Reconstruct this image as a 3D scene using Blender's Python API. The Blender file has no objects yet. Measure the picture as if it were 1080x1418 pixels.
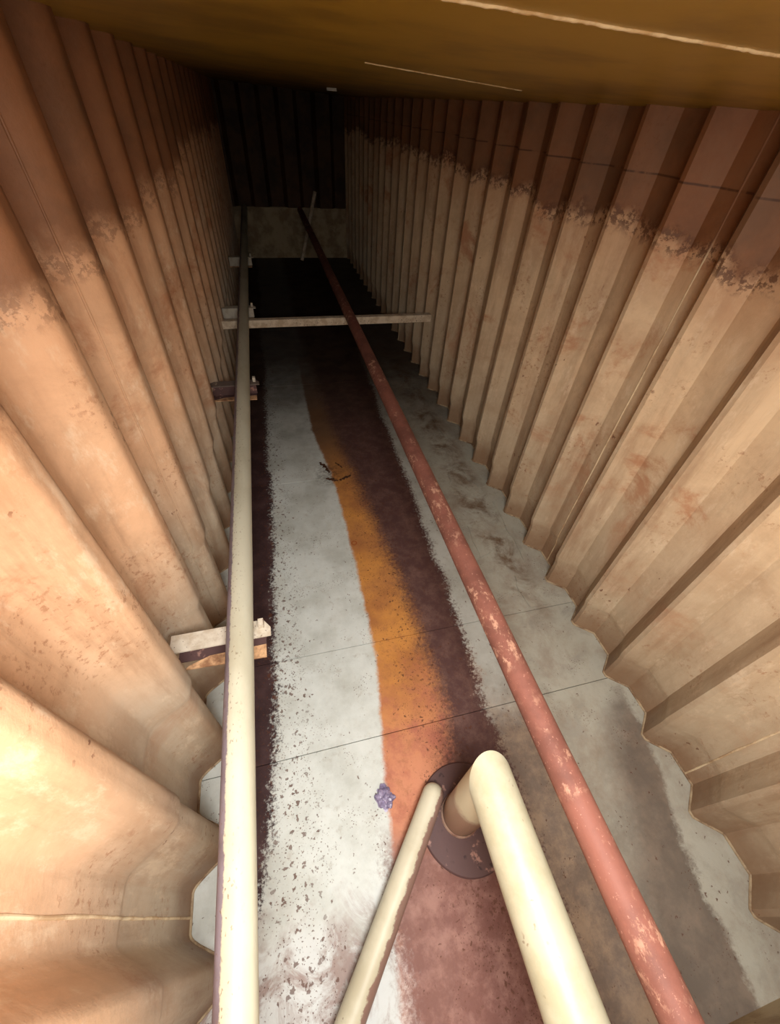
import bpy, bmesh, math, random
from mathutils import Vector, Matrix, noise as mnoise
random.seed(7)
SC = bpy.context.scene
COL = SC.collection
H = 2.4                                   # eye height above the tank bottom; all layout below is in units of H

# ------------------------------------------------------------------ camera
cam = bpy.data.cameras.new('camera')
cam.sensor_fit = 'VERTICAL'; cam.sensor_height = 36.0
cam.lens = 560.9465 / 1418 * 36.0
cam.clip_start = 0.01; cam.clip_end = 60
camo = bpy.data.objects.new('camera', cam); COL.objects.link(camo)
R = Matrix(((0.96891806, 0.13197039, -0.20924055),
            (-0.24078881, 0.69708359, -0.67534822),
            (0.05673219, 0.70473987, 0.70719388)))
camo.matrix_world = Matrix.Translation((0, 0, H)) @ R.to_4x4()
SC.camera = camo

# ------------------------------------------------------------------ world, daylight in the hatch, exposure
w = bpy.data.worlds.new('sky'); SC.world = w; w.use_nodes = True
w.node_tree.nodes['Background'].inputs[0].default_value = (0.75, 0.85, 1.0, 1)
w.node_tree.nodes['Background'].inputs[1].default_value = 1.0
HATCH = (-0.12, 0.24, -0.25, -0.02)        # x0, x1, y0, y1 of the open manhole in the ceiling (units of H)
la = bpy.data.lights.new('hatch_daylight', 'AREA')
la.shape = 'RECTANGLE'
la.size = (HATCH[1] - HATCH[0]) * H; la.size_y = (HATCH[3] - HATCH[2]) * H
la.energy = 90; la.color = (1.0, 0.98, 0.95)
lo = bpy.data.objects.new('hatch_daylight', la); COL.objects.link(lo)
lo.location = ((HATCH[0] + HATCH[1]) / 2 * H, (HATCH[2] + HATCH[3]) / 2 * H, 1.074 * H)
lo.rotation_euler = (math.radians(32), 0, 0)
vs = SC.view_settings
vs.view_transform = 'Standard'; vs.look = 'None'; vs.gamma = 1.0; vs.use_curve_mapping = False
vs.exposure = 0.0

# ------------------------------------------------------------------ material helpers
def lin(c):
    r = []
    for v in c:
        v /= 255.0
        r.append(v / 12.92 if v <= 0.04045 else ((v + 0.055) / 1.055) ** 2.4)
    return (*r, 1.0)

class G:
    """small expression builder over a material's node tree"""
    def __init__(s, name, rough=0.6, spec=0.3):
        s.m = bpy.data.materials.new(name); s.m.use_nodes = True
        s.t = s.m.node_tree; s.b = s.t.nodes['Principled BSDF']
        s.b.inputs['Roughness'].default_value = rough
        s.b.inputs['Specular IOR Level'].default_value = spec
        tc = s.n('ShaderNodeTexCoord'); s.obj = tc.outputs['Object']
        sp = s.n('ShaderNodeSeparateXYZ'); s.l(s.obj, sp.inputs[0])
        s.x, s.y, s.z = sp.outputs
    def n(s, t): return s.t.nodes.new(t)
    def l(s, a, b):
        if isinstance(a, (int, float)): b.default_value = a
        elif isinstance(a, tuple): b.default_value = a
        else: s.t.links.new(a, b)
    def m_(s, op, a, b=0.0, c=None, clamp=False):
        q = s.n('ShaderNodeMath'); q.operation = op; q.use_clamp = clamp
        s.l(a, q.inputs[0]); s.l(b, q.inputs[1])
        if c is not None: s.l(c, q.inputs[2])
        return q.outputs[0]
    def add(s, a, b): return s.m_('ADD', a, b)
    def sub(s, a, b): return s.m_('SUBTRACT', a, b)
    def mul(s, a, b): return s.m_('MULTIPLY', a, b)
    def mx(s, a, b): return s.m_('MAXIMUM', a, b)
    def inv(s, a): return s.sub(1.0, a)
    def step(s, v, a, b, lo=0.0, hi=1.0):
        q = s.n('ShaderNodeMapRange'); q.interpolation_type = 'SMOOTHSTEP'
        s.l(v, q.inputs[0]); s.l(a, q.inputs[1]); s.l(b, q.inputs[2]); s.l(lo, q.inputs[3]); s.l(hi, q.inputs[4])
        return q.outputs[0]
    def edge(s, v, a, soft):                        # 0 below a, 1 above a
        return s.step(s.sub(v, a), -soft, soft)
    def vec(s, sc=(1, 1, 1), off=(0, 0, 0)):
        q = s.n('ShaderNodeMapping'); s.l(s.obj, q.inputs[0])
        q.inputs[1].default_value = off; q.inputs[3].default_value = sc
        return q.outputs[0]
    def noise(s, scale, detail=6, rough=0.6, sc=(1, 1, 1), off=(0, 0, 0), dist=0.0):
        q = s.n('ShaderNodeTexNoise'); s.l(s.vec(sc, off), q.inputs['Vector'])
        q.inputs['Scale'].default_value = scale; q.inputs['Detail'].default_value = detail
        q.inputs['Roughness'].default_value = rough; q.inputs['Distortion'].default_value = dist
        return q.outputs[0]
    def voro(s, scale, sc=(1, 1, 1), off=(0, 0, 0)):
        nz = s.n('ShaderNodeTexNoise'); s.l(s.vec(sc, off), nz.inputs['Vector'])
        nz.inputs['Scale'].default_value = scale * 1.7; nz.inputs['Detail'].default_value = 4
        va = s.n('ShaderNodeVectorMath'); va.operation = 'MULTIPLY_ADD'
        s.l(nz.outputs['Color'], va.inputs[0]); va.inputs[1].default_value = (1.3 / scale,) * 3
        s.l(s.vec(sc, off), va.inputs[2])
        q = s.n('ShaderNodeTexVoronoi'); s.l(va.outputs[0], q.inputs['Vector'])
        q.inputs['Scale'].default_value = scale
        return q.outputs[0]
    def ramp(s, v, pts):                            # piecewise linear value
        q = s.n('ShaderNodeValToRGB'); s.l(v, q.inputs[0]); e = q.color_ramp.elements
        while len(e) < len(pts): e.new(0.5)
        for k, (p, val) in enumerate(pts):
            e[k].position = p; e[k].color = (val, val, val, 1)
        r = s.n('ShaderNodeSeparateColor'); s.l(q.outputs[0], r.inputs[0])
        return r.outputs[0]
    def mix(s, f, a, b):
        q = s.n('ShaderNodeMix'); q.data_type = 'RGBA'
        s.l(f, q.inputs[0])
        s.l(lin(a) if isinstance(a, tuple) else a, q.inputs[6])
        s.l(lin(b) if isinstance(b, tuple) else b, q.inputs[7])
        return q.outputs[2]
    def bump(s, h, strength=0.3, dist=0.01):
        q = s.n('ShaderNodeBump'); q.inputs['Strength'].default_value = strength
        q.inputs['Distance'].default_value = dist
        s.l(h, q.inputs['Height']); s.l(q.outputs[0], s.b.inputs['Normal'])
    def done(s, col, rough=None):
        s.l(col, s.b.inputs['Base Color'])
        if rough is not None: s.l(rough, s.b.inputs['Roughness'])
        return s.m

def floor_material():
    g = G('tank_bottom_paint', 0.7, 0.2)
    X = g.mul(g.x, 1 / H); Y = g.mul(g.y, 1 / H)
    Yn = g.m_('DIVIDE', g.add(Y, 0.3), 4.6, clamp=True)          # -0.3..4.3 -> 0..1
    P = lambda y: (y + 0.3) / 4.6
    big = g.sub(g.noise(1.1, 5, 0.55), 0.5)
    med = g.sub(g.noise(7.0, 6, 0.65), 0.5)
    fine = g.sub(g.noise(48.0, 5, 0.75), 0.5)
    wob = g.add(g.mul(big, 0.06), g.add(g.mul(med, 0.04), g.mul(fine, 0.10)))
    Xw = g.add(X, wob)
    Xs = g.add(X, g.add(g.mul(big, 0.04), g.add(g.mul(med, 0.05), g.mul(fine, 0.03))))
    # chalky old paint
    col = g.mix(g.step(g.noise(3.0, 8, 0.65), 0.35, 0.7), (212, 217, 212), (184, 187, 179))
    col = g.mix(g.mul(g.step(g.noise(14, 8, 0.7, off=(3, 1, 0)), 0.56, 0.72), 0.45), col, (150, 138, 122))
    # greyer, muddier strip along the right wall
    rs = g.edge(Xs, 0.455, 0.03)
    rcol = g.mix(g.step(g.noise(2.6, 8, 0.7, sc=(1.0, 0.8, 1), off=(7, 2, 0), dist=0.2), 0.40, 0.70), (172, 168, 152), (136, 118, 98))
    rcol = g.mix(g.step(g.noise(6.5, 8, 0.7, off=(1, 9, 0), dist=0.3), 0.50, 0.66), rcol, (150, 143, 128))
    col = g.mix(g.mul(rs, 0.85), col, rcol)
    mud = g.mul(g.mul(g.edge(Xs, 0.56, 0.03), g.inv(g.edge(Xs, 0.665, 0.03))), g.step(Y, 0.35, 0.7))
    col = g.mix(g.mul(mud, g.step(g.noise(5, 8, 0.7, off=(2, 2, 0), dist=0.4), 0.42, 0.66)), col, (112, 90, 70))
    # dark slick in the right foreground
    dk = g.mul(g.mul(g.edge(Xs, g.ramp(Yn, [(P(-0.3), 0.42), (P(0.0), 0.55), (P(0.2), 0.65), (P(0.3), 0.80)]), 0.055),
                     g.inv(g.edge(Xs, g.ramp(Yn, [(P(-0.3), 0.60), (P(-0.1), 0.64), (P(0.1), 0.70), (P(0.3), 0.72)]), 0.008))),
               g.inv(g.step(Y, 0.15, 0.34)))
    col = g.mix(g.mul(dk, 0.9), col, g.mix(g.step(g.noise(5, 8, 0.7), 0.4, 0.65), (104, 92, 82), (128, 112, 98)))
    # ochre run
    ol = g.ramp(Yn, [(P(-0.3), 0.02), (P(0.05), 0.075), (P(0.45), 0.135), (P(1.1), 0.135), (P(1.5), 0.085), (P(2.2), 0.08)])
    orr = g.ramp(Yn, [(P(-0.3), 0.30), (P(0.15), 0.30), (P(0.35), 0.37), (P(0.6), 0.33), (P(2.0), 0.30)])
    Xo = g.add(X, g.add(g.mul(med, 0.025), g.add(g.mul(big, 0.03), g.mul(fine, 0.012))))
    om = g.mul(g.edge(Xo, ol, 0.007), g.inv(g.edge(Xw, orr, 0.03)))
    om = g.mul(om, g.inv(g.step(Y, 1.6, 2.6)))
    ocol = g.mix(g.step(g.noise(3.2, 7, 0.65, off=(5, 0, 0)), 0.35, 0.68), (208, 140, 60), (170, 106, 50))
    ocol = g.mix(g.inv(g.step(Y, 0.16, 0.42)), ocol, (198, 128, 92))
    ocol = g.mix(g.mul(g.inv(g.step(Y, 0.25, 0.55)), g.step(g.noise(6, 9, 0.72, off=(8, 3, 0)), 0.42, 0.64)), ocol, (172, 98, 72))
    ocol = g.mix(g.mul(g.step(g.noise(15, 8, 0.75, off=(2, 3, 0)), 0.5, 0.66), 0.5), ocol, (150, 92, 48))
    ocol = g.mix(g.step(Y, 1.05, 1.5), ocol, (122, 84, 50))
    patch = g.mul(g.inv(g.step(g.add(g.m_('POWER', g.mul(g.sub(X, 0.135), 30), 2.0), g.m_('POWER', g.mul(g.sub(Y, 1.15), 12), 2.0)), 0.4, 1.2)), 0.0)
    col = g.mix(g.mul(om, 0.95), col, ocol)
    tm = g.mul(g.inv(g.step(g.add(Y, g.mul(med, 0.2)), 0.18, 0.38)), g.inv(g.edge(Xs, 0.47, 0.025)))
    tm = g.mul(tm, g.edge(Xs, 0.30, 0.02))
    col = g.mix(g.mul(tm, 0.85), col, g.mix(g.step(g.noise(7, 8, 0.72, off=(6, 4, 0)), 0.38, 0.66), (110, 86, 70), (160, 132, 104)))
    # dark red-brown run
    bl = g.ramp(Yn, [(P(-0.3), 0.16), (P(0.10), 0.20), (P(0.3), 0.265), (P(0.56), 0.255), (P(1.05), 0.215), (P(1.5), 0.165), (P(2.6), 0.12)])
    br = g.ramp(Yn, [(P(-0.3), 0.36), (P(0.10), 0.36), (P(0.56), 0.38), (P(1.05), 0.405), (P(1.5), 0.41), (P(2.6), 0.45)])
    bm = g.mul(g.edge(Xw, bl, 0.035), g.inv(g.edge(Xw, br, 0.012)))
    bcol = g.mix(g.step(g.noise(9, 8, 0.75, off=(4, 4, 0)), 0.40, 0.70), (86, 60, 57), (112, 84, 76))
    col = g.mix(bm, col, bcol)
    # red primer patch in the foreground
    rm = g.mul(g.inv(g.edge(g.add(Y, g.mul(med, 0.08)), 0.075, 0.05)),
               g.mul(g.edge(Xw, 0.06, 0.02), g.inv(g.edge(Xs, 0.31, 0.02))))
    rcl = g.mix(g.step(g.noise(8, 8, 0.7, off=(0, 4, 0)), 0.42, 0.66), (118, 80, 72), (152, 114, 104))
    col = g.mix(g.mul(rm, 0.92), col, rcl)
    # blotchy scrubbed patch, lower left
    sm = g.mul(g.inv(g.edge(g.add(Y, g.mul(med, 0.25)), 0.0, 0.06)), g.inv(g.edge(Xw, 0.06, 0.03)))
    scl = g.mix(g.step(g.noise(5, 8, 0.7, off=(3, 8, 0), dist=0.8), 0.42, 0.58), (205, 208, 206), (142, 116, 108))
    col = g.mix(g.mul(sm, 0.85), col, scl)
    # bare dark band below the left pipe
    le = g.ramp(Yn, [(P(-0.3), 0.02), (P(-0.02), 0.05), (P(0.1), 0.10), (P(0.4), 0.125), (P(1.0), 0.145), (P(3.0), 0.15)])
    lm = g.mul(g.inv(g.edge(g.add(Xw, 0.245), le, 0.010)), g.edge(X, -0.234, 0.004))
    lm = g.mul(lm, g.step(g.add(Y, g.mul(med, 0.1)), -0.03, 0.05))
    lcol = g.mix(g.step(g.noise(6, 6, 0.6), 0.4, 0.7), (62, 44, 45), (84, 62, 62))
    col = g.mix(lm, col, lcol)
    # rust specks, denser next to the bare steel
    near = g.mx(g.inv(g.step(g.m_('ABSOLUTE', g.add(X, 0.10)), 0.01, 0.10)), g.mul(g.inv(g.step(g.m_('ABSOLUTE', g.sub(X, 0.25)), 0.02, 0.14)), 0.8))
    vs1 = g.sub(g.voro(30), g.mul(near, 0.13))
    sel = g.step(g.noise(11, 3, 0.5, off=(9, 9, 0)), 0.50, 0.58)
    sp = g.mul(g.inv(g.step(vs1, 0.10, 0.17)), g.mx(sel, g.mul(near, 0.9)))
    vs2 = g.inv(g.step(g.voro(85, off=(2, 5, 0)), 0.16, 0.24))
    sp = g.mx(sp, g.mul(vs2, g.step(g.add(g.noise(5, 4, 0.6, off=(1, 6, 2)), g.mul(near, 0.2)), 0.55, 0.62)))
    col = g.mix(g.mul(sp, 0.85), col, (92, 58, 44))
    sd = g.m_('SQRT', g.add(g.m_('POWER', g.mul(g.sub(X, 0.118), 0.8), 2.0), g.m_('POWER', g.mul(g.sub(Y, 1.20), 0.62), 2.0)))
    smu = g.mul(g.inv(g.step(sd, 0.01, 0.065)), g.step(g.noise(30, 8, 0.75, off=(3, 3, 0)), 0.42, 0.58))
    col = g.mix(g.mul(smu, 0.6), col, (70, 54, 44))
    # rust ring left by a small washer
    d = g.m_('SQRT', g.add(g.m_('POWER', g.sub(X, 0.148), 2.0), g.m_('POWER', g.sub(Y, 0.84), 2.0)))
    ring = g.inv(g.step(g.m_('ABSOLUTE', g.sub(d, 0.0075)), 0.001, 0.0024))
    col = g.mix(g.mul(ring, 0.8), col, (150, 72, 30))
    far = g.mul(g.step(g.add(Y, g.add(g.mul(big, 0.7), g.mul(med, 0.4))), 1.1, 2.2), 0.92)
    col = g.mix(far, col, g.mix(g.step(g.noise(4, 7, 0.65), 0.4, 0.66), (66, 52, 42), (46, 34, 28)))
    hgt = g.add(g.noise(20, 8, 0.7), g.add(g.mul(sp, -0.5), g.mul(g.mx(bm, lm), -0.3)))
    g.bump(hgt, 0.35, 0.006)
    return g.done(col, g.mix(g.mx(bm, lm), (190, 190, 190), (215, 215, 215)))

def wall_material(name, hi, low, brown, line, seed, soft, dens, cr, l2s):
    g = G(name, 0.55, 0.3)
    o = (seed, seed * 2, 0)
    z = g.mul(g.z, 1 / H)                           # 0 floor .. 1 eye
    big = g.noise(0.9, 5, 0.6, off=o); med = g.noise(5, 7, 0.65, off=o); fine = g.noise(40, 6, 0.75, off=o)
    stre = g.noise(7, 7, 0.65, sc=(1, 1, 0.12), off=o)
    c = g.mix(g.step(g.add(z, g.mul(g.sub(big, 0.5), 0.5)), 0.12, 0.62), low, hi)
    c = g.mix(g.mul(g.step(stre, 0.45, 0.68), 0.5), c, tuple(int(v * .80) for v in hi))
    mot = g.step(g.noise(3.4, 9, 0.72, off=(seed + 1, 3, 2), dist=0.3), 0.36, 0.68)
    c = g.mix(g.mul(mot, 0.42), c, (164, 128, 96))
    c = g.mix(g.mul(g.step(g.noise(12, 8, 0.75, sc=(1, 1, 0.45), off=(seed, 8, 1)), 0.52, 0.66), 0.35), c, (234, 214, 184))
    # rusty rubbed patches
    pat = g.mul(g.step(g.noise(1.6, 8, 0.72, off=(seed + 3, 0, 1), dist=0.5), 0.53, 0.66), g.step(z, 0.05, 0.5))
    c = g.mix(g.mul(pat, 0.75), c, (176, 118, 82))
    c = g.mix(g.mul(g.mul(g.step(fine, 0.54, 0.62), g.step(g.noise(2.2, 5, 0.6, off=(seed, 5, 5)), 0.50, 0.62)), 0.6), c, (150, 98, 66))
    chip = g.mul(g.inv(g.step(g.voro(22, sc=(1, 1, 0.6), off=o), 0.10, 0.15)), g.step(g.noise(3, 3, 0.5, off=(seed, 1, 8)), 0.58, 0.64))
    c = g.mix(g.mul(chip, 0.8), c, (112, 66, 44))
    # brown dirt by the floor
    foot = g.inv(g.step(g.add(z, g.mul(g.sub(med, 0.5), 0.14)), 0.01, 0.15))
    c = g.mix(g.mul(foot, 0.7), c, (128, 92, 64))
    st2 = g.step(g.noise(5, 8, 0.7, sc=(1.3, 1.3, 0.16), off=(seed + 6, 2, 4)), 0.50, 0.70)
    c = g.mix(g.mul(st2, 0.45), c, (146, 108, 78))
    # liquid line with crust, brown stain above
    ln = g.add(g.add(z, g.mul(g.sub(big, 0.5), 0.16)), g.add(g.mul(g.sub(med, 0.5), 0.07), g.mul(g.sub(stre, 0.5), 0.05)))
    top = g.mul(g.step(ln, line - 0.006, line + 0.02 + soft), dens)
    fade = g.step(ln, line - 0.16, line)
    c = g.mix(g.mul(fade, 0.35), c, (188, 128, 84))
    bc = g.mix(g.step(g.noise(2.4, 7, 0.65, off=(seed, 7, 0)), 0.36, 0.66), brown, tuple(int(v * .78) for v in brown))
    c = g.mix(g.mul(top, 0.92), c, bc)
    l2 = g.m_('ABSOLUTE', g.sub(g.add(z, g.mul(g.sub(big, 0.5), 0.012)), 0.937))
    l2 = g.mul(g.inv(g.step(l2, 0.0006, 0.0024)), g.step(stre, 0.40, 0.52))
    c = g.mix(g.mul(l2, l2s), c, (66, 40, 26))
    crust = g.mul(g.mul(g.step(ln, line - 0.028, line - 0.004), g.inv(g.step(ln, line + 0.006, line + 0.03))), g.mul(cr, g.step(g.noise(30, 6, 0.75, off=o), 0.47, 0.55)))
    c = g.mix(g.mul(crust, 0.85), c, (82, 46, 30))
    g.bump(g.add(g.mul(med, 0.6), g.add(g.mul(fine, 0.4), g.mul(crust, 0.6))), 0.25, 0.012)
    return g.done(c)

def simple(name, a, b, scale=8, rough=0.6, spec=0.3, chips=None, lo=0.4, hi=0.65, chipscale=24, chiplev=0.6, bump=0.2):
    g = G(name, rough, spec)
    c = g.mix(g.step(g.noise(scale, 7, 0.65), lo, hi), a, b)
    if chips:
        k = g.mul(g.inv(g.step(g.voro(chipscale), 0.14, 0.24)), g.step(g.noise(5, 4, 0.6, off=(4, 4, 4)), chiplev - .05, chiplev + .05))
        c = g.mix(g.mul(k, 0.9), c, chips)
    g.bump(g.noise(scale * 4, 6, 0.7), bump, 0.004)
    return g.done(c)

M = {}
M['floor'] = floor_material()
M['wall_r'] = wall_material('cream_bulkhead_paint', (220, 192, 156), (202, 184, 156), (128, 80, 48), 0.853, 2.0, 0.0, 0.95, 0.9, 0.75)
M['wall_l'] = wall_material('peach_bulkhead_paint', (220, 174, 136), (196, 182, 160), (134, 84, 52), 0.845, 11.0, 0.012, 0.95, 0.5, 0.0)
M['end'] = simple('dull_cream_paint', (190, 172, 138), (150, 128, 98), 4, chips=(90, 64, 46))
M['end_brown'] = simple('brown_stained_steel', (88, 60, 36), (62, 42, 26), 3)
M['ceil'] = simple('ochre_deck_paint', (172, 138, 50), (140, 110, 42), 2.2, rough=0.38, spec=0.4, bump=0.1)
M['bead_pale'] = simple('pale_weld_paint', (226, 206, 166), (196, 164, 118), 20)
def bead_material():
    g = G('weld_bead_paint', 0.6, 0.3)
    c = g.mix(g.step(g.noise(6, 6, 0.7), 0.40, 0.62), (226, 206, 170), (186, 154, 118))
    c = g.mix(g.step(g.add(g.z, g.mul(g.sub(g.noise(3, 5, 0.6), 0.5), 0.3)), 1.95, 2.1), c, (142, 100, 72))
    return g.done(c)
M['bead_wall'] = bead_material()
M['bead_floor'] = simple('cream_weld_paint', (176, 156, 126), (118, 90, 66), 14)
M['gap'] = simple('dark_joint', (70, 56, 46), (48, 36, 30), 12)
M['cream'] = simple('cream_pipe_paint', (198, 192, 165), (184, 176, 146), 5, rough=0.42, spec=0.4, chips=(120, 88, 64), chipscale=30, chiplev=0.58)
M['channel'] = simple('speckled_white_bracket_paint', (214, 204, 186), (186, 170, 148), 14, chips=(96, 66, 56), chipscale=70, chiplev=0.5)
M['channel_tan'] = simple('tan_rubbed_bracket_paint', (222, 176, 132), (150, 108, 78), 16, chips=(80, 54, 44), chipscale=60)
M['grey_top'] = simple('grey_bare_top', (112, 98, 90), (206, 192, 172), 7, lo=0.56, hi=0.60, chips=(70, 52, 46), chipscale=60)
M['bar'] = simple('off_white_bar_paint', (234, 216, 190), (204, 180, 150), 14, chips=(96, 68, 52), chipscale=50, chiplev=0.52)
M['plate_dark'] = simple('bare_plate_recess_shade', (92, 68, 66), (158, 120, 108), 11, lo=0.56, hi=0.63, chips=(66, 48, 48), chipscale=20, chiplev=0.5)  # foot plate's own dark steel; on bracket webs it paints recess shade
M['clip'] = simple('glint_white', (248, 244, 236), (240, 234, 224), 12, rough=0.3)  # white painted in for a glint
M['lip'] = simple('rubbed_lip', (190, 158, 138), (150, 112, 98), 12)
M['lilac'] = simple('lilac_grey_film', (150, 140, 168), (104, 94, 122), 40, rough=0.28, spec=0.6)
M['flake'] = simple('dark_rust_flake', (66, 42, 30), (92, 60, 40), 30)
M['silt'] = simple('dried_grey_silt', (180, 174, 158), (138, 122, 102), 6, chips=(104, 78, 58), chipscale=18)

def left_pipe_material():
    g = G('half_painted_pipe', 0.45, 0.35)
    c = g.mix(g.step(g.noise(4, 7, 0.6, sc=(1, 0.4, 1)), 0.4, 0.66), (200, 196, 174), (182, 176, 152))
    nn = g.sub(g.noise(9, 7, 0.7), 0.5)
    fn = g.sub(g.noise(70, 4, 0.7), 0.5)
    # paint stops in a ragged line along the pipe's left flank
    side = g.inv(g.edge(g.add(g.x, g.add(g.mul(nn, 0.022), g.mul(fn, 0.012))), LPX * H - 0.029, 0.0025))
    c = g.mix(side, c, g.mix(g.step(g.noise(6, 5, 0.6), 0.4, 0.7), (136, 124, 132), (112, 98, 102)))
    k = g.mul(g.inv(g.step(g.voro(75, sc=(1, 0.6, 1)), 0.15, 0.25)), g.step(g.noise(4, 4, 0.6, off=(2, 0, 2)), 0.36, 0.50))
    k = g.mul(k, g.inv(g.edge(g.x, LPX * H + 0.01, 0.03)))
    c = g.mix(g.mul(k, 0.75), c, (122, 98, 78))
    crack = g.mul(g.step(g.noise(10, 8, 0.8, sc=(1, 0.35, 1), off=(5, 3, 1), dist=1.2), 0.62, 0.66), g.step(g.noise(1.2, 3, 0.5, off=(0, 1, 0)), 0.52, 0.62))
    c = g.mix(g.mul(crack, 0.8), c, (96, 74, 58))
    g.bump(g.add(g.noise(30, 6, 0.7), g.mul(side, -0.8)), 0.2, 0.004)
    return g.done(c)

def red_pipe_material():
    g = G('red_primer_pipe', 0.6, 0.25)
    c = g.mix(g.step(g.noise(5, 7, 0.65), 0.38, 0.66), (146, 94, 80), (120, 77, 66))
    f = g.mul(g.step(g.noise(26, 8, 0.75, sc=(1, 0.6, 1)), 0.52, 0.60), g.step(g.noise(3.2, 5, 0.6, off=(1, 0, 0)), 0.46, 0.58))
    c = g.mix(g.mul(f, 0.85), c, (206, 158, 132))
    sp = g.step(g.noise(70, 4, 0.7, off=(3, 0, 0)), 0.62, 0.68)
    c = g.mix(g.mul(sp, 0.5), c, (214, 160, 140))
    g.bump(g.add(g.noise(30, 6, 0.7), f), 0.3, 0.004)
    return g.done(c)

def small_pipe_material():
    g = G('cream_pipe_bare_flank', 0.45, 0.35)
    c = g.mix(g.step(g.noise(5, 7, 0.6), 0.4, 0.66), (206, 200, 176), (188, 180, 154))
    # local x runs across the pipe, local z up
    nn = g.add(g.mul(g.sub(g.noise(14, 7, 0.7), 0.5), 0.05), g.mul(g.sub(g.noise(80, 4, 0.7), 0.5), 0.012))
    side = g.edge(g.add(g.x, nn), 0.026, 0.004)
    c = g.mix(g.mul(side, 0.9), c, (132, 98, 88))
    k = g.mul(g.inv(g.step(g.voro(40), 0.14, 0.22)), g.step(g.noise(5, 4, 0.6, off=(2, 0, 2)), 0.54, 0.60))
    c = g.mix(g.mul(k, 0.85), c, (126, 104, 90))
    g.bump(g.noise(30, 6, 0.7), 0.15, 0.004)
    return g.done(c)

def leg_material():
    g = G('worn_cream_drop_leg', 0.5, 0.3)
    nn = g.mul(g.sub(g.noise(12, 6, 0.7), 0.5), 0.18)
    c = g.mix(g.edge(g.add(g.z, nn), 0.26 * H * 0.62, 0.05), (172, 140, 118), (226, 214, 182))
    g.bump(g.noise(30, 6, 0.7), 0.2, 0.004)
    return g.done(c)

# ------------------------------------------------------------------ mesh helpers
def tag(o, label=None, cat=None, group=None, kind=None):
    if label: o['label'] = label
    if cat: o['category'] = cat
    if group: o['group'] = group
    if kind: o['kind'] = kind
    return o

def link(name, bm, mat, parent=None, smooth=False, loc=None, sharp=40):
    me = bpy.data.meshes.new(name)
    bmesh.ops.recalc_face_normals(bm, faces=bm.faces)
    bm.to_mesh(me); bm.free()
    if mat: me.materials.append(mat)
    if smooth:
        for p in me.polygons: p.use_smooth = True
        me.set_sharp_from_angle(angle=math.radians(sharp))
    o = bpy.data.objects.new(name, me); COL.objects.link(o)
    if parent: o.parent = parent
    if loc: o.location = loc
    return o

def empty(name, loc=(0, 0, 0), rz=0.0):
    o = bpy.data.objects.new(name, None); COL.objects.link(o)
    o.empty_display_size = 0.1; o.location = loc; o.rotation_euler.z = rz
    return o

def box(bm, a, b, bev=0.0):
    r = bmesh.ops.create_cube(bm, size=1.0)
    for v in r['verts']:
        v.co = Vector(((a[0] + b[0]) / 2 + v.co.x * (b[0] - a[0]), (a[1] + b[1]) / 2 + v.co.y * (b[1] - a[1]), (a[2] + b[2]) / 2 + v.co.z * (b[2] - a[2])))
    if bev:
        es = list({e for v in r['verts'] for e in v.link_edges})
        bmesh.ops.bevel(bm, geom=es, offset=bev, segments=2, affect='EDGES', profile=0.5)

def sweep(bm, pts, radii, n=24, caps=True, rough=0.0):
    """tube along points; ring planes bisect the corners, so bends are mitred"""
    pts = [Vector(p) for p in pts]; rings = []
    ref = None
    for i, p in enumerate(pts):
        d0 = (p - pts[i - 1]).normalized() if i else None
        d1 = (pts[i + 1] - p).normalized() if i < len(pts) - 1 else None
        d = d1 if d0 is None else d0 if d1 is None else (d0 + d1).normalized()
        base = d0 or d1
        if i > 1:
            dp = (pts[i - 1] - pts[i - 2]).normalized()
            ref = dp.rotation_difference(d0) @ ref
        if ref is None:
            ref = Vector((0, 0, 1)) if abs(base.z) < 0.9 else Vector((0, 1, 0))
        u = (ref - base * ref.dot(base)).normalized(); v = base.cross(u)
        ref = u
        ring = []
        for k in range(n):
            a = 2 * math.pi * k / n
            rr = radii[i] if not isinstance(radii, (int, float)) else radii
            q = (u * math.cos(a) + v * math.sin(a)) * rr
            q -= base * (q.dot(d) / base.dot(d))            # slide on to the bisecting plane
            if rough: q *= 1 + rough * mnoise.noise((p + q) * 9)
            ring.append(bm.verts.new(p + q))
        rings.append(ring)
    for a, b in zip(rings, rings[1:]):
        for k in range(n):
            bm.faces.new((a[k], a[(k + 1) % n], b[(k + 1) % n], b[k]))
    if caps:
        bm.faces.new(rings[0][::-1]); bm.faces.new(rings[-1])
    return rings

def straight(p, q, step=0.25):
    p, q = Vector(p), Vector(q); n = max(2, int((q - p).length / step))
    return [p.lerp(q, k / n) for k in range(n + 1)]

# ------------------------------------------------------------------ the setting
Y0, Y1 = -0.262, 4.20
def prof(y, y_c, P, crest, valley, hf, ramp, soft):
    """x of a corrugated sheet at y: narrow inner crest, sloping webs, flat outer valley, rounded folds"""
    t = abs((y - y_c + P / 2) % P - P / 2)
    k = min(1.0, max(0.0, (t - hf) / ramp))
    s = (1 - soft) * k + soft * (k * k * (3 - 2 * k))
    return crest + (valley - crest) * s
RP = dict(y_c=0.13, P=0.150, crest=0.691, valley=0.732, hf=0.005, ramp=0.038, soft=0.12)
LP = dict(y_c=-0.015, P=0.172, crest=-0.214, valley=-0.270, hf=0.010, ramp=0.050, soft=0.9)
def ceil_z(x): return 1.061 + (1.027 - 1.061) * (x + 0.22) / 0.93

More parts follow.
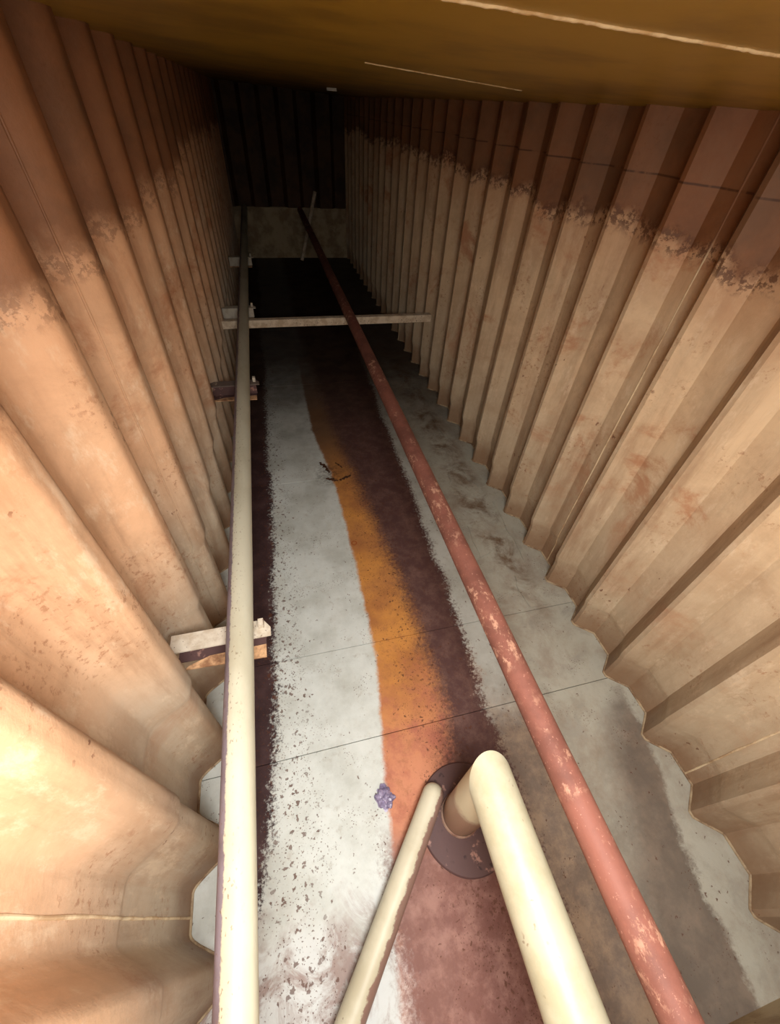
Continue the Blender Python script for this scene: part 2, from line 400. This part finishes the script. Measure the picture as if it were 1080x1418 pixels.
def ysamples(a, b, p):
    ys = {a, b}
    k0 = int((a - p['y_c']) / p['P']) - 2
    for k in range(k0, k0 + int((b - a) / p['P']) + 6):
        c = p['y_c'] + k * p['P']
        for s in (-1, 1):
            for t in (0, .1, .2, .35, .5, .65, .8, .9, 1.0):
                ys.add(c + s * (p['hf'] + p['ramp'] * t))
            ys.add(c + s * p['hf'] * 0.4)
    return sorted(y for y in ys if a <= y <= b)

def wall(name, p, seams, mat, side, knuckle):
    Ye = Y1 + 0.055
    root = tag(empty(name), kind='structure')
    sign = 1 if side == 'right' else -1
    def X(y, z):
        x = prof(y, **p)
        if z < knuckle: x += sign * 0.0075 * min(1, (knuckle - z) / 0.03)    # sheet steps out slightly below the horizontal butt
        return x
    cuts = [Y0] + seams + [Ye]
    for a, b in zip(cuts, cuts[1:]):
        bm = bmesh.new()
        ys = ysamples(a, b, p)
        zt = ceil_z(p['valley']) + 0.004
        zs = [0, knuckle - 0.03, knuckle - 0.012, knuckle, knuckle + 0.3 * (zt - knuckle), knuckle + .65 * (zt - knuckle), zt]
        grid = [[bm.verts.new((X(y, z) * H, y * H, z * H)) for z in zs] for y in ys]
        back = [[bm.verts.new((X(y, z) * H + sign * 0.012, y * H, z * H)) for z in (0, zt)] for y in ys]
        for g0, g1 in zip(grid, grid[1:]):
            for k in range(len(zs) - 1): bm.faces.new((g0[k], g1[k], g1[k + 1], g0[k + 1]))
        for b0, b1 in zip(back, back[1:]): bm.faces.new((b0[0], b0[1], b1[1], b1[0]))
        link('wall_plate', bm, mat, root, smooth=True, sharp=38)
    for y in seams:                                        # vertical butt welds
        bm = bmesh.new()
        zt = ceil_z(p['valley'])
        pts = [((X(y, z) + 0.0015 * mnoise.noise(Vector((y, z * 9, 1)))) * H, y * H + 0.003 * mnoise.noise(Vector((3, z * 14, y))), z * H) for z in [k * zt / 60 for k in range(61)]]
        sweep(bm, pts, [0.0042 * (1 + 0.35 * mnoise.noise(Vector((y * 5, q[2] * 12, 0)))) for q in pts], n=8)
        link('weld_seam', bm, M['bead_wall'] if side == 'right' or y < 0.1 else mat, root, smooth=True)
    bm = bmesh.new()                                       # fillet along the foot
    pts = [(X(y, 0) * H - sign * 0.003, y * H, 0.004) for y in ysamples(Y0, Y1, p)]
    sweep(bm, pts, 0.0065, n=8)
    link('foot_weld', bm, M['bead_floor'], root, smooth=True)
    return root
wall('wall_right', RP, [0.045, 0.648, 1.223, 1.798, 2.373, 2.948, 3.523], M['wall_r'], 'right', 0.115)
wall('wall_left', LP, [0.066, 0.64, 1.215, 1.79, 2.365, 2.94, 3.515], M['wall_l'], 'left', 0.315)

# floor: welded plates on a backing
fl = tag(empty('floor'), kind='structure')
bm = bmesh.new(); box(bm, (-0.30 * H, Y0 * H - .02, -0.06), (0.76 * H, Y1 * H + .1, -0.012)); link('backing_plate', bm, M['gap'], fl)
fs = [Y0 - 0.01, 0.27, 0.492, 1.17, 1.90, 2.60, 3.40, Y1 + 0.02]
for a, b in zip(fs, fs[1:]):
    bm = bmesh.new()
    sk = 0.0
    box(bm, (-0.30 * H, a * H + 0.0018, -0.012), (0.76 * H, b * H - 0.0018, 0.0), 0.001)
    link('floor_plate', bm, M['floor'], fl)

# ceiling: deck plate with an open manhole over the camera
ce = tag(empty('ceiling'), kind='structure')
def ceil_panel(x0, x1, y0, y1):
    bm = bmesh.new()
    vs = []
    for dz in (0, 0.012):
        for (x, y) in ((x0, y0), (x1, y0), (x1, y1), (x0, y1)):
            vs.append(bm.verts.new((x * H, y * H, ceil_z(x) * H + dz)))
    for f in ((0, 1, 2, 3), (7, 6, 5, 4), (0, 4, 5, 1), (1, 5, 6, 2), (2, 6, 7, 3), (3, 7, 4, 0)):
        bm.faces.new([vs[k] for k in f])
    link('deck_plate', bm, M['ceil'], ce)
hx0, hx1, hy0, hy1 = HATCH
ceil_panel(-0.30, 0.76, Y0 - 0.01, hy0); ceil_panel(-0.30, hx0, hy0, hy1); ceil_panel(hx1, 0.76, hy0, hy1)
ceil_panel(-0.30, 0.76, hy1, 1.0); ceil_panel(-0.30, 0.76, 1.0, Y1 + 0.05)
bm = bmesh.new()                                           # coaming round the manhole
for (a, b) in (((hx0, hy0), (hx1, hy0)), ((hx1, hy0), (hx1, hy1)), ((hx1, hy1), (hx0, hy1)), ((hx0, hy1), (hx0, hy0))):
    x0, x1 = sorted((a[0], b[0])); y0, y1 = sorted((a[1], b[1]))
    box(bm, (x0 * H - .006, y0 * H - .006, 1.035 * H), (x1 * H + .006, y1 * H + .006, 1.076 * H))
link('hatch_coaming', bm, M['ceil'], ce)
def ceil_hit(px, py):
    v = R @ Vector((px - 540, -(py - 709), -560.9465))
    # eye at z=1 (units of H); plane z = c0 + c1 x
    c1 = (1.027 - 1.061) / 0.93; c0 = 1.061 + c1 * 0.22
    t = (c0 - 1) / (v.z - c1 * v.x)
    return Vector((v.x * t * H, v.y * t * H, (1 + v.z * t) * H))
def ceil_bead(a, b, r, n):
    a, b = ceil_hit(*a), ceil_hit(*b)
    bm = bmesh.new(); pts = []
    for k in range(n + 1):
        p = a.lerp(b, k / n); p.y += 0.006 * mnoise.noise(Vector((k * .35, r * 99, 2)))
        p.z -= r * 0.2; pts.append(p)
    sweep(bm, pts, [r * (1 + 0.5 * mnoise.noise(Vector((k * .8, r * 50, 5)))) for k in range(n + 1)], n=8)
    link('deck_weld', bm, M['bead_pale'], ce, smooth=True)
ceil_bead((560, -14), (1200, 96), 0.0031, 110)
ceil_bead((505, 86), (722, 125), 0.0026, 70)

# end wall: cream stool plate below, brown corrugated sheet above
bw = tag(empty('wall_back'), kind='structure')
bm = bmesh.new(); box(bm, (-0.30 * H, Y1 * H, 0), (0.76 * H, Y1 * H + .06 * H, 0.362 * H)); link('stool_plate', bm, M['end'], bw)
bm = bmesh.new()
xs = []; x = -0.30
pat = [(0.10, 0.0), (0.03, 0.05), (0.10, 0.05), (0.03, 0.0)]
pr = [(x, 0.0)]; k = 0
while x < 0.76:
    dx, d = pat[k % 4]; x += dx; pr.append((min(x, 0.77), d)); k += 1
fr = [[bm.verts.new((px * H, (Y1 - 0.02 + d) * H, z * H)) for z in (0.362, 1.065)] for px, d in pr]
bk = [[bm.verts.new((px * H, (Y1 + 0.06) * H, z * H)) for z in (0.362, 1.065)] for px, d in pr]
for g in (fr, bk):
    for a, b in zip(g, g[1:]): bm.faces.new((a[0], b[0], b[1], a[1]))
for a, b, c, d in zip(fr, fr[1:], bk, bk[1:]): bm.faces.new((a[0], c[0], d[0], b[0]))
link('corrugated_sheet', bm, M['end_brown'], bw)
fw = bmesh.new(); box(fw, (-0.30 * H, Y0 * H - 0.02, 0), (0.76 * H, Y0 * H, 1.09 * H))
tag(link('wall_front', fw, M['end']), kind='structure')

# ------------------------------------------------------------------ pipes
LPX, RPX, PZ, PR = -0.131, 0.309, 0.35, 0.0222
bm = bmesh.new(); sweep(bm, straight((LPX * H, (Y0 + .005) * H, PZ * H), (LPX * H, Y1 * H - .002, PZ * H), 0.12), PR * H, n=32, rough=0.012)
tag(link('pipe', bm, left_pipe_material(), smooth=True),
    'long cream-painted pipe with a bare grey flank running on brackets beside the left wall', 'pipe')
bm = bmesh.new(); sweep(bm, straight((RPX * H, (Y0 + .005) * H, PZ * H), (RPX * H, (Y1 - .022) * H, PZ * H), 0.12), PR * H * 0.98, n=32, rough=0.015)
tag(link('pipe', bm, red_pipe_material(), smooth=True),
    'long rusty red primer pipe with pale flakes running nearest the right wall', 'pipe')

# large mitred suction pipe with its foot plate
SX, SY, SZ, SR = 0.225, 0.092, 0.278, 0.0358
sp = tag(empty('suction_pipe', (SX * H, SY * H, 0)), 'thick cream pipe with a mitred elbow dropping to a dark round plate on the floor', 'pipe')
bm = bmesh.new()
r = sweep(bm, [(0, 0, SZ * H - 0.20)] + [(0, 0, SZ * H)] + [(0, -d, SZ * H) for d in (0.1, .2, .3, .4, .5, .6, .7, (SY - Y0 - .004) * H)], SR * H, n=48, caps=False)
bmesh.ops.delete(bm, geom=r[0], context='VERTS')       # the vertical part is the drop leg below
link('pipe_run', bm, M['cream'], sp, smooth=True)
bm = bmesh.new()
rings = sweep(bm, [(0, 0, 0.034), (0, 0, 0.1), (0, 0, SZ * H), (0, -0.1, SZ * H)], SR * H * 0.985, n=48, caps=False)
bmesh.ops.delete(bm, geom=[v for v in rings[3]], context='VERTS')
link('drop_leg', bm, leg_material(), sp, smooth=True)
bm = bmesh.new(); n = 48                                   # pale lip where the leg meets the plate
lip = []
for k in range(n):
    a = 2 * math.pi * k / n
    lip.append([bm.verts.new((math.cos(a) * q, math.sin(a) * q, z)) for q, z in ((SR * H, .044), (SR * H + .006, .034), (SR * H + .006, .020), (SR * H - .006, .020))])
for k in range(n):
    a, b = lip[k], lip[(k + 1) % n]
    for j in range(3): bm.faces.new((a[j], b[j], b[j + 1], a[j + 1]))
tag(link('lip_ring', bm, M['lip'], sp, smooth=True), 'rubbed pinkish lip ring')
bm = bmesh.new()
prv = None; DR = 0.094 * H; dx, dy = 0.012 * H, -0.005 * H
rg = []
for k in range(64):
    a = 2 * math.pi * k / 64; rr = 1 + 0.006 * mnoise.noise(Vector((math.cos(a) * 2, math.sin(a) * 2, 0)))
    rg.append([bm.verts.new((dx + math.cos(a) * q * rr, dy + math.sin(a) * q * rr, z)) for q, z in ((DR, 0.0005), (DR, 0.015), (DR - .005, 0.020))])
for k in range(64):
    a, b = rg[k], rg[(k + 1) % 64]
    for j in range(2): bm.faces.new((a[j], b[j], b[j + 1], a[j + 1]))
bm.faces.new([q[2] for q in rg]); bm.faces.new([q[0] for q in rg][::-1])
tag(link('foot_plate', bm, M['plate_dark'], sp), 'dark round foot plate with scraped paint')

# small cream pipe lying diagonally, turned down at its far end
A = Vector((0.178 * H, 0.132 * H)); B = Vector((-0.031 * H, -0.108 * H)); dr = (B - A).normalized()
L = (A.y - (Y0 + 0.015) * H) / -dr.y
rz = math.atan2(dr.y, dr.x) + math.pi / 2                  # local -y runs along the pipe
sm = tag(empty('drain_pipe', (A.x, A.y, 0), rz), 'thin cream pipe with brown flank lying diagonally, rounded end at dark plate', 'pipe')
sr = 0.0213 * H; zc = 0.033 * H
bm = bmesh.new()
pts = [(0, 0, 0.0215), (0, 0, zc - 0.012)]
for k in range(1, 8):
    a = math.pi / 2 * k / 8
    pts.append((0, -0.02 * (1 - math.cos(a)), zc - 0.012 + 0.014 * math.sin(a)))
pts += [(0, -0.022 - d, zc + 0.002 + 0.0 * d) for d in [0] + [k * 0.05 for k in range(1, int((L - .06) / 0.05))]]
# sphere-nosed end instead of a folded tight bend
bm.free(); bm = bmesh.new()
bmesh.ops.create_uvsphere(bm, u_segments=32, v_segments=16, radius=sr)
for v in bm.verts: v.co.z += zc
link('elbow_end', bm, None, sm, smooth=True).data.materials.append(small_pipe_material())
smm = bpy.data.materials['cream_pipe_bare_flank']
bm = bmesh.new(); sweep(bm, straight((0, 0, zc), (0, -L, zc), 0.06), sr, n=32, rough=0.01); link('pipe_run', bm, smm, sm, smooth=True)
bm = bmesh.new(); sweep(bm, [(0, 0, 0.0205), (0, 0, zc)], sr * 0.9, n=32); link('drop_stub', bm, smm, sm, smooth=True)

# ------------------------------------------------------------------ cross bar and pipe brackets
BT = PZ - PR                                                # underside of the pipes
bm = bmesh.new()
yb = 1.86 * H
box(bm, (-0.222 * H, yb - 0.010, (BT - 0.031) * H), (0.699 * H, yb, BT * H), 0.002)
box(bm, (-0.222 * H, yb, BT * H - 0.010), (0.699 * H, yb + 0.055, BT * H), 0.002)
tag(link('angle_bar', bm, M['bar']), 'off-white angle bar spanning from wall to wall beneath both long pipes', 'bar')

where = ['cream channel bracket nearest the camera under the left pipe, its lower flange tan',
         'dark-topped channel bracket second nearest under the left pipe',
         'pale channel bracket third from the camera under the left pipe, just behind the white crossbar',
         'dim channel bracket farthest back under the left pipe']
def bracket(y, label, seed):
    root = tag(empty('pipe_bracket', (0, y * H, BT * H - 0.0025)), label, 'bracket', 'brackets under the left pipe')
    x0, x1 = -0.250 * H, -0.083 * H
    t = 0.008
    bm = bmesh.new(); vs = []
    # top flange with a clipped far corner, in plan
    plan = [(x0, -0.050), (x1, -0.050), (x1, -0.012), (x1 - 0.03, 0.03), (x0, 0.03)]
    lo_ = [bm.verts.new((px, py, -t)) for px, py in plan]; hi_ = [bm.verts.new((px, py, 0)) for px, py in plan]
    bm.faces.new(lo_[::-1]); bm.faces.new(hi_)
    for k in range(5): bm.faces.new((lo_[k], lo_[(k + 1) % 5], hi_[(k + 1) % 5], hi_[k]))
    link('top_flange', bm, M['channel'] if seed != 1 else M['grey_top'], root)
    bm = bmesh.new(); box(bm, (x0, 0.018, -0.116), (x1 - 0.03, 0.026, -t), 0.001)
    if seed > 1: box(bm, (x0 + .01, -0.052, -0.112), (x1 - 0.10, -0.045, -t), 0.001)
    box(bm, (x0, -0.034, -0.124), (x1 - 0.035, 0.026, -0.1165), 0.001)
    if seed < 2: tag(link('web', bm, M['plate_dark'], root), 'web coloured dark as recess shade')  # dark colour painted in for the shade inside the channel
    else: link('web', bm, M['channel'], root)
    bm = bmesh.new()
    plan = [(x0 + .03, -0.075), (x1 - .035, -0.088), (x1 - .035, -0.028), (x0 + .13, -0.032), (x0 + .05, -0.060)]
    lo_ = [bm.verts.new((px, py, -0.116)) for px, py in plan]; hi_ = [bm.verts.new((px, py, -0.108)) for px, py in plan]
    bm.faces.new(lo_[::-1]); bm.faces.new(hi_)
    for k in range(5): bm.faces.new((lo_[k], lo_[(k + 1) % 5], hi_[(k + 1) % 5], hi_[k]))
    tag(link('lower_flange', bm, M['channel_tan'], root), 'rubbed tan lower flange')
    bm = bmesh.new(); box(bm, (x1 - 0.048, -0.012, 0.0), (x1 - 0.026, 0.018, 0.034), 0.001)
    link('stop_lug', bm, M['channel'], root)
for k, y in enumerate((0.405, 1.325, 2.03, 2.86)): bracket(y, where[k], k)

# leaning rod at the far end
bm = bmesh.new(); sweep(bm, straight((0.285 * H, 4.08 * H, 0.022), (0.44 * H, (Y1 - .038) * H, 0.475 * H), 0.2), 0.034, n=20)
tag(link('pipe', bm, M['bar'], smooth=True), 'short whitish pipe leaning against the dark far end wall', 'pipe')

# stand-in clip, coloured white to paint the bright glint under the deck
p = ceil_hit(459, 121)
bm = bmesh.new()
box(bm, (p.x - 0.05, p.y - 0.004, p.z - 0.022), (p.x + 0.05, p.y + 0.004, ceil_z(p.x / H + .02) * H - .001), 0.002)
box(bm, (p.x - 0.05, p.y - 0.03, p.z - 0.026), (p.x + 0.05, p.y + 0.004, p.z - 0.020), 0.002)
tag(link('glint_clip', bm, M['clip']), 'tiny stand-in clip painted white as a glint under the dark ceiling', 'clip')

# ------------------------------------------------------------------ debris
def lump(name, cx, cy, rx, ry, rzz, mat, seed, label, cat, sub=3, amp=0.45):
    bm = bmesh.new(); bmesh.ops.create_icosphere(bm, subdivisions=sub, radius=1.0)
    for v in bm.verts:
        n_ = v.co.normalized()
        k = 1 + amp * mnoise.noise(n_ * 2.1 + Vector((seed, 0, 0))) + 0.35 * amp * mnoise.noise(n_ * 3.1 + Vector((0.4, seed, 0.3)))
        v.co = Vector((n_.x * rx * k, n_.y * ry * k, max(-0.2 * rzz, n_.z * rzz * k)))
    for v in bm.verts: v.co.z += 0.2 * rzz
    return tag(link(name, bm, mat, loc=(cx * H, cy * H, 0.0005)), label, cat)
lump('film_scrap', 0.0865, 0.155, 0.040, 0.044, 0.024, M['lilac'], 7.7, 'crumpled lilac-grey scrap of film lying on the orange stain', 'scrap', 4, 0.55)
def floor_hit(px, py):
    v = R @ Vector((px - 540, -(py - 709), -560.9465)); t = -1 / v.z
    return v.x * t, v.y * t
def ragged_flake(path, wid, seed, label):
    P_ = [Vector(floor_hit(*q)) * H for q in path]; dens = []
    for a, b in zip(P_, P_[1:]):
        for k in range(8): dens.append(a.lerp(b, k / 8))
    dens.append(P_[-1]); c = sum(dens, Vector((0, 0))) / len(dens)
    bm = bmesh.new(); rows = []
    for k, p in enumerate(dens):
        t = (dens[min(k + 1, len(dens) - 1)] - dens[max(k - 1, 0)]).normalized(); nrm = Vector((-t.y, t.x))
        env = math.sin(math.pi * (k + 0.6) / (len(dens) + 0.2)) ** 0.5
        w1 = wid * env * max(0.15, 0.7 + 1.5 * mnoise.noise(Vector((k * .45, seed, 0)))); w2 = wid * env * max(0.15, 0.7 + 1.5 * mnoise.noise(Vector((k * .45, seed, 9))))
        lift = 0.004 + 0.006 * abs(mnoise.noise(Vector((k * .3, seed, 4))))
        rows.append([bm.verts.new((q.x - c.x, q.y - c.y, z)) for q, z in ((p + nrm * w1, 0.0), (p + nrm * w1 * .9, lift), (p - nrm * w2 * .9, lift * .7), (p - nrm * w2, 0.0))])
    for a, b in zip(rows, rows[1:]):
        for k in range(4): bm.faces.new((a[k], b[k], b[(k + 1) % 4], a[(k + 1) % 4]))
    bm.faces.new(rows[0]); bm.faces.new(rows[-1][::-1])
    tag(link('rust_flake', bm, M['flake'], loc=(c.x, c.y, 0.0008)), label, 'flake', 'dark flakes on the orange run')
ragged_flake([(442, 641), (450, 646), (456, 655)], 0.020, 1, 'ragged rust flake running down the left of the dark crescent on the floor')
ragged_flake([(451, 663), (459, 664), (468, 666)], 0.020, 2, 'ragged rust flake at the bottom of the dark crescent on the floor')
ragged_flake([(470, 665), (478, 662), (486, 658)], 0.018, 3, 'ragged rust flake at the right tip of the dark crescent on the floor')
ragged_flake([(464, 641), (469, 644), (474, 648)], 0.009, 4, 'thin rust sliver inside the dark crescent on the floor')
# thin curled sheets of dried silt along the right wall foot
def silt(pts, seed):
    bm = bmesh.new(); n = len(pts); dens = []
    for k in range(n):
        a, b = Vector(pts[k]), Vector(pts[(k + 1) % n])
        for j in range(6):
            q = a.lerp(b, j / 6); q += Vector((mnoise.noise(Vector((q.x * 22, q.y * 22, seed))), mnoise.noise(Vector((q.y * 22, q.x * 22, seed + 4))))) * 0.012
            dens.append(q)
    lo_ = [bm.verts.new((q.x * H, q.y * H, 0.0006)) for q in dens]; hi_ = [bm.verts.new((q.x * H, q.y * H, 0.007 + 0.004 * mnoise.noise(Vector((q.x * 30, q.y * 30, 1))))) for q in dens]
    m_ = len(dens)
    for k in range(m_): bm.faces.new((lo_[k], lo_[(k + 1) % m_], hi_[(k + 1) % m_], hi_[k]))
    c = sum(dens, Vector((0, 0))) / m_; cv = bm.verts.new((c.x * H, c.y * H, 0.006))
    for k in range(m_): bm.faces.new((hi_[k], hi_[(k + 1) % m_], cv))
    link('silt_crust', bm, M['floor'], fl)
silt([(0.600, 0.62), (0.655, 0.62), (0.655, 0.50), (0.60, 0.50)], 1)
silt([(0.665, 0.66), (0.70, 0.70), (0.70, 0.95), (0.672, 0.93)], 2)
silt([(0.53, 0.70), (0.62, 0.74), (0.60, 0.86), (0.54, 0.84)], 3)
silt([(0.66, 1.02), (0.69, 1.02), (0.69, 1.20), (0.62, 1.18)], 4)
silt([(0.55, 1.00), (0.62, 0.96), (0.63, 1.08), (0.57, 1.12)], 5)
silt([(0.64, 1.30), (0.685, 1.32), (0.68, 1.55), (0.63, 1.50)], 6)
